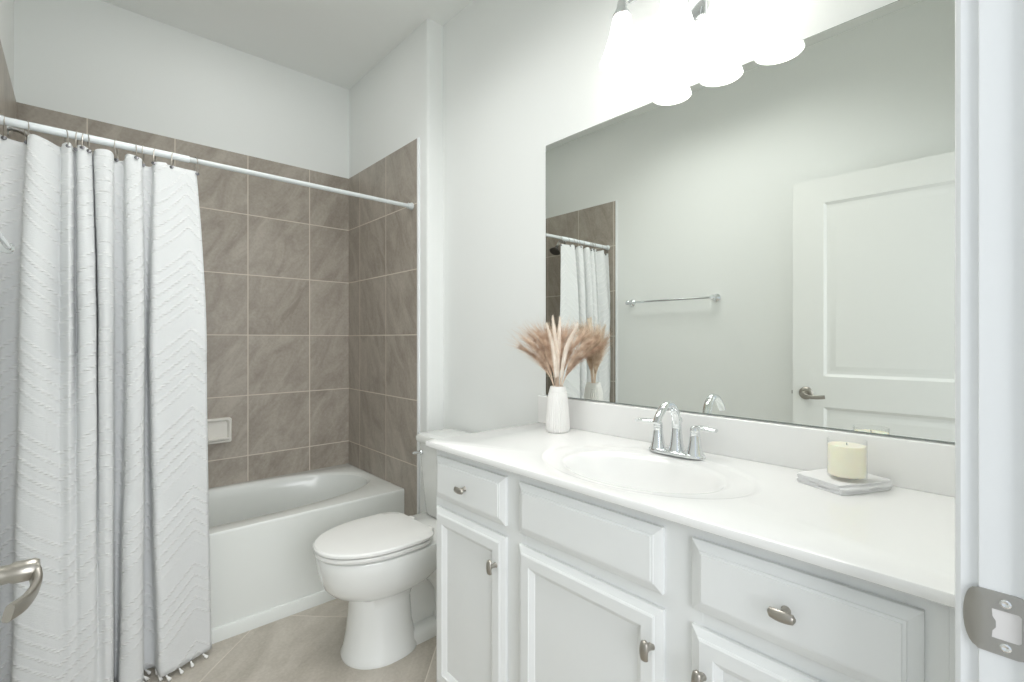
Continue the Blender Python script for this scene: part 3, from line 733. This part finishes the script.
# ------------------------------------------------------------------ faucet
fa = thing('faucet', 'chrome two-handle faucet standing behind the sink basin', 'faucet', (1.268, .703, ZK))
b = MB(); rg = []
for z_, k_ in ((0.0, 1.0), (.005, 1.0), (.008, .95), (.010, .86)):
    rg.append([(.027*k_*math.copysign(abs(math.cos(a))**.85, math.cos(a)), .085*(1-(1-k_)*.4)*math.copysign(abs(math.sin(a))**.7, math.sin(a)), z_) for a in [2*PI*i/40 for i in range(40)]])
b.loft(rg); b.build('base_plate', M['chrome'], fa)
b = MB(); b.lathe([(.0225, .008), (.0215, .014), (.018, .030), (.015, .055), (.0135, .072)], (0.004, 0, 0), 24, cap1=False)
sp_ = spline([(.004, 0, .068), (.002, 0, .095), (-.008, 0, .122), (-.032, 0, .143), (-.062, 0, .140), (-.090, 0, .118), (-.104, 0, .098)], 6)
b.tube(sp_, [.0135 - .003*i/len(sp_) for i in range(len(sp_))], 18, flat=(1.05, .85)); b.build('spout', M['chrome'], fa)
for s in (1, -1):
    b = MB(); b.lathe([(.0225, .008), (.0215, .013), (.0175, .030), (.0140, .055), (.0130, .066), (.0135, .069)], (0, s*.057, 0), 24); hb_ = b.build('handle_body', M['chrome'], fa)
    b = MB(); b.lathe([(.0130, .070), (.0138, .074), (.0125, .082), (.006, .087), (.001, .088)], (0, s*.057, 0), 20)
    pth = spline([(.003, s*.052, .081), (-.003, s*.072, .085), (-.008, s*.094, .085), (-.012, s*.122, .084)], 5)
    b.tube(pth, [.0090 + .0035*math.sin(PI*i/len(pth)) for i in range(len(pth))], 14, flat=(1.0, .50)); b.build('lever', M['chrome'], hb_)
b = MB(); b.lathe([(.0025, .008), (.0025, .085), (.005, .089), (.0055, .096), (.003, .101)], (.026, 0, 0), 12); b.build('lift_rod', M['chrome'], fa)

# ------------------------------------------------------------------ ribbed vase and dried grasses
VX, VY = 1.262, 1.153
va = thing('vase', 'white ribbed ceramic vase of dried grasses on the counter by the mirror', 'vase', (VX, VY, ZK))
b = MB()
b.lathe([(.034, 0), (.0395, .003), (.0418, .012), (.0412, .035), (.0380, .080), (.0348, .118), (.0325, .137), (.0310, .140)], (0, 0, 0), 192, cap0=True, cap1=False, flute=30, famp=.05); b.build('ribbed_body', M['ceramic'], va, angle=80)
b = MB(); b.lathe([(.0312, .139), (.0318, .142), (.0290, .152), (.0268, .160), (.0258, .1615), (.0232, .160), (.0228, .130)], (0, 0, 0), 48, cap0=False, cap1=False); b.build('neck', M['ceramic'], va)
MOUTH = Vector((VX, VY, ZK+.160))
# image-plane directions at the vase, for spreading the bunch as the photo shows it
RT = Vector((cT, -sT, 0)); AW = Vector((sT, cT, 0))
def strand(bm_, pts, r0):
    n_ = len(pts); prev = None
    for i, p in enumerate(pts):
        r = r0*(1-0.85*i/(n_-1))
        ring = [bm_.verts.new(p + Vector((r, 0, 0))), bm_.verts.new(p + Vector((-r*.5, r*.87, 0))), bm_.verts.new(p + Vector((-r*.5, -r*.87, 0)))]
        if prev:
            for k in range(3): bm_.faces.new((prev[k], prev[(k+1) % 3], ring[(k+1) % 3], ring[k]))
        prev = ring
def stalk(kind, lat, dep, top, start, label, group):
    """lat/dep: sideways and depth lean of the tip (m), top: height of the tip above the mouth, start: where the plume begins 0..1"""
    root = MOUTH + RT*(lat*.10) + AW*(dep*.10) + Vector((0, 0, -.110))
    root.x = VX + max(-.012, min(.012, root.x-VX)); root.y = VY + max(-.012, min(.012, root.y-VY))
    mouth = MOUTH + RT*max(-.015, min(.015, lat*.13)) + AW*max(-.015, min(.015, dep*.13))
    tip = MOUTH + RT*lat + AW*dep + Vector((0, 0, top))
    midp = MOUTH + RT*(lat*.42) + AW*(dep*.42) + Vector((0, 0, top*.58))
    path = spline([root, mouth, midp, tip], 12)
    for p in path: p.x = min(p.x, XW-.010)
    t = thing(kind, label, 'dried grass', root, 0, group)
    b = MB(); k_end = int(len(path)*(.55+.4*start)) if kind == 'pampas_plume' else len(path)-4
    b.tube([p-root for p in path[:k_end]], .0013, 6); b.build('stem', M['stem'], t)
    b = MB(); n_ = len(path)
    if kind == 'pampas_plume':
        for i in range(300):
            f = random.uniform(.43 + .08*start, .86)
            k = f*(n_-1); k0 = int(k); p = path[k0].lerp(path[min(k0+1, n_-1)], k-k0)
            d_ = (path[min(k0+2, n_-1)] - path[max(k0-1, 0)]).normalized()
            rnd = Vector((random.gauss(0, 1), random.gauss(0, 1), random.gauss(0, 1))); rnd -= d_*rnd.dot(d_)
            rnd.normalize(); ln_ = random.uniform(.055, .125)*(1.25-.45*f)
            sp = random.uniform(.05, .42)
            dr = random.uniform(.2, 1.0)*(.006 + .10*abs(lat))
            pts = [p + d_*ln_*q_ + rnd*ln_*sp*q_**1.3 - Vector((0, 0, dr*q_**3)) + RT*(lat*.05*q_**2) for q_ in (0, .25, .5, .75, 1.0)]
            pts = [Vector((min(q_.x, XW-.004), q_.y, q_.z))-root for q_ in pts]
            strand(b.bm, pts, .0007)
        b.build('plume', M['pampas'], t, smooth=False)
    else:
        seg = path[int(n_*.42):]; m_ = len(seg)
        b.tube([p-root for p in seg], [.0012 + .0068*math.sin(PI*min(1, .10+.86*(i/(m_-1))**.85)) for i in range(m_)], 12)
        for i in range(170):
            k = random.uniform(.06, .96)*(m_-1); k0 = int(k); p = seg[k0].lerp(seg[min(k0+1, m_-1)], k-k0)
            d_ = (seg[min(k0+1, m_-1)] - seg[max(k0-1, 0)]).normalized()
            rnd = Vector((random.gauss(0, 1), random.gauss(0, 1), random.gauss(0, 1))); rnd -= d_*rnd.dot(d_); rnd.normalize()
            rr_ = .0012 + .0062*math.sin(PI*min(1, .10+.86*(k/(m_-1))**.85))
            pts = [p + rnd*rr_*.7, p + rnd*(rr_+.0015) + d_*.006, p + rnd*(rr_+.0025) + d_*.014]
            pts = [Vector((min(q_.x, XW-.004), q_.y, q_.z))-root for q_ in pts]
            strand(b.bm, pts, .0006)
        b.build('spike', M['pale'], t, smooth=False)
    return t
PG, SG = 'tan pampas plumes in the ribbed vase', 'pale fluffy reed spikes in the ribbed vase'
for lat, dep, top, lab in ((-.152, .00, .150, 'tan pampas plume leaning farthest left from the ribbed vase'), (-.130, -.03, .180, 'tan pampas plume second from the left edge of the bunch'), (-.104, .04, .196, 'tan pampas plume left of centre, at the back of the bunch'), (-.072, -.02, .195, 'tan pampas plume left of the upright pale spikes'),
                           (.028, .03, .195, 'upright tan pampas plume between the pale spikes'), (.060, .04, .195, 'tan pampas plume just behind the right-leaning pale spike'), (.092, -.01, .188, 'tan pampas plume right of the right-leaning pale spike'), (.130, -.04, .172, 'tan pampas plume second from the right edge of the bunch'), (.156, -.02, .145, 'tan pampas plume leaning farthest right from the ribbed vase'),
                           (-.005, .05, .180, 'tan pampas plume upright at the back of the vase'), (-.042, .035, .190, 'tan pampas plume behind the leftmost pale spike')):
    stalk('pampas_plume', lat, dep, top, random.random()*.4, lab, PG)
for lat, dep, top, lab in ((-.042, -.02, .225, 'pale fluffy reed spike leaning left, leftmost of the spikes'), (-.018, .01, .252, 'tallest pale fluffy reed spike, upright in the middle of the vase'), (.010, .02, .248, 'pale fluffy reed spike just right of the tallest one'), (.066, -.04, .222, 'pale fluffy reed spike leaning right across the tan plumes')):
    stalk('reed_spike', lat, dep, top, 0, lab, SG)

# ------------------------------------------------------------------ folded washcloth and candle
wc = thing('washcloth', 'folded white washcloth lying on the counter under the candle', 'washcloth', (1.274, .300, ZK))
e1 = Vector((.41, .912, 0)); e2 = Vector((.912, -.41, 0))
A_, B_ = .058, .076
TH_ = .0043
pathp = []
nl = 4
for l_ in range(nl):
    z_ = .0025 + l_*.0047; ends = (-A_, A_) if l_ % 2 == 0 else (A_, -A_)
    inset = [.0, .004, .002, .006][l_]
    for k in range(9):
        s_ = ends[0] + (ends[1]-ends[0])*k/8
        s_ = max(-A_+inset*.3, min(A_-inset, s_))
        pathp.append((s_, z_ + .0006*math.sin(k*1.3+l_)))
    if l_ < nl-1:
        sg = 1 if ends[1] > 0 else -1
        pathp.append((ends[1]+sg*.0022, z_+.0014)); pathp.append((ends[1]+sg*.0022, z_+.0034))
def ribbon(pp, th):
    up, dn = [], []
    for i, (s_, z_) in enumerate(pp):
        a, c = pp[max(i-1, 0)], pp[min(i+1, len(pp)-1)]
        dx_, dz_ = c[0]-a[0], c[1]-a[1]; l_ = math.hypot(dx_, dz_) or 1
        nx_, nz_ = -dz_/l_*th/2, dx_/l_*th/2
        up.append((s_+nx_, z_+nz_)); dn.append((s_-nx_, z_-nz_))
    return up + dn[::-1]
sec = ribbon(pathp, .0041)
b = MB(); rg = []
for j in range(15):
    t = -1 + 2*j/14; ring = []
    for (s_, z_) in sec:
        wob = .0025*noise.noise(Vector((s_*30, t*1.7, z_*160)))
        drop = max(0, abs(t)-.8)*.006*(z_/.02)
        zz = max(.0004, z_ - drop + .0009*noise.noise(Vector((s_*25, t*3, 5)))*(z_/.015))
        fr_ = 1 - .13*max(0, (abs(t)-.62)/.38)**2.5
        p = e1*(s_*fr_ + wob) + e2*(t*B_ + .0035*noise.noise(Vector((s_*14, z_*220, 2)))*abs(t))
        ring.append((p.x, p.y, zz*1.12))
    rg.append(ring)
b.loft(rg); b.build('folded_cloth', M['towel'], wc, angle=60)
CX, CYY, CZ = 1.252, .2885, ZK + .0232
ca = thing('candle', 'cream candle in a clear glass standing on the folded washcloth', 'candle', (CX, CYY, CZ))
b = MB(); b.lathe([(.031, 0), (.0358, .002), (.0370, .006), (.0370, .083), (.0365, .0845), (.0357, .083), (.0357, .007), (.031, .005)], (0, 0, 0), 48); b.build('glass_jar', M['glass'], ca)
b = MB(); b.lathe([(.031, .0055), (.0350, .008), (.0353, .012), (.0353, .071), (.0346, .0725), (.020, .0715), (.001, .0712)], (0, 0, 0), 48); b.build('wax', M['wax'], ca)
b = MB(); b.tube([(0, 0, .070), (.0005, 0, .074), (.001, .0005, .077)], .0009, 6); b.build('wick', M['wick'], ca)
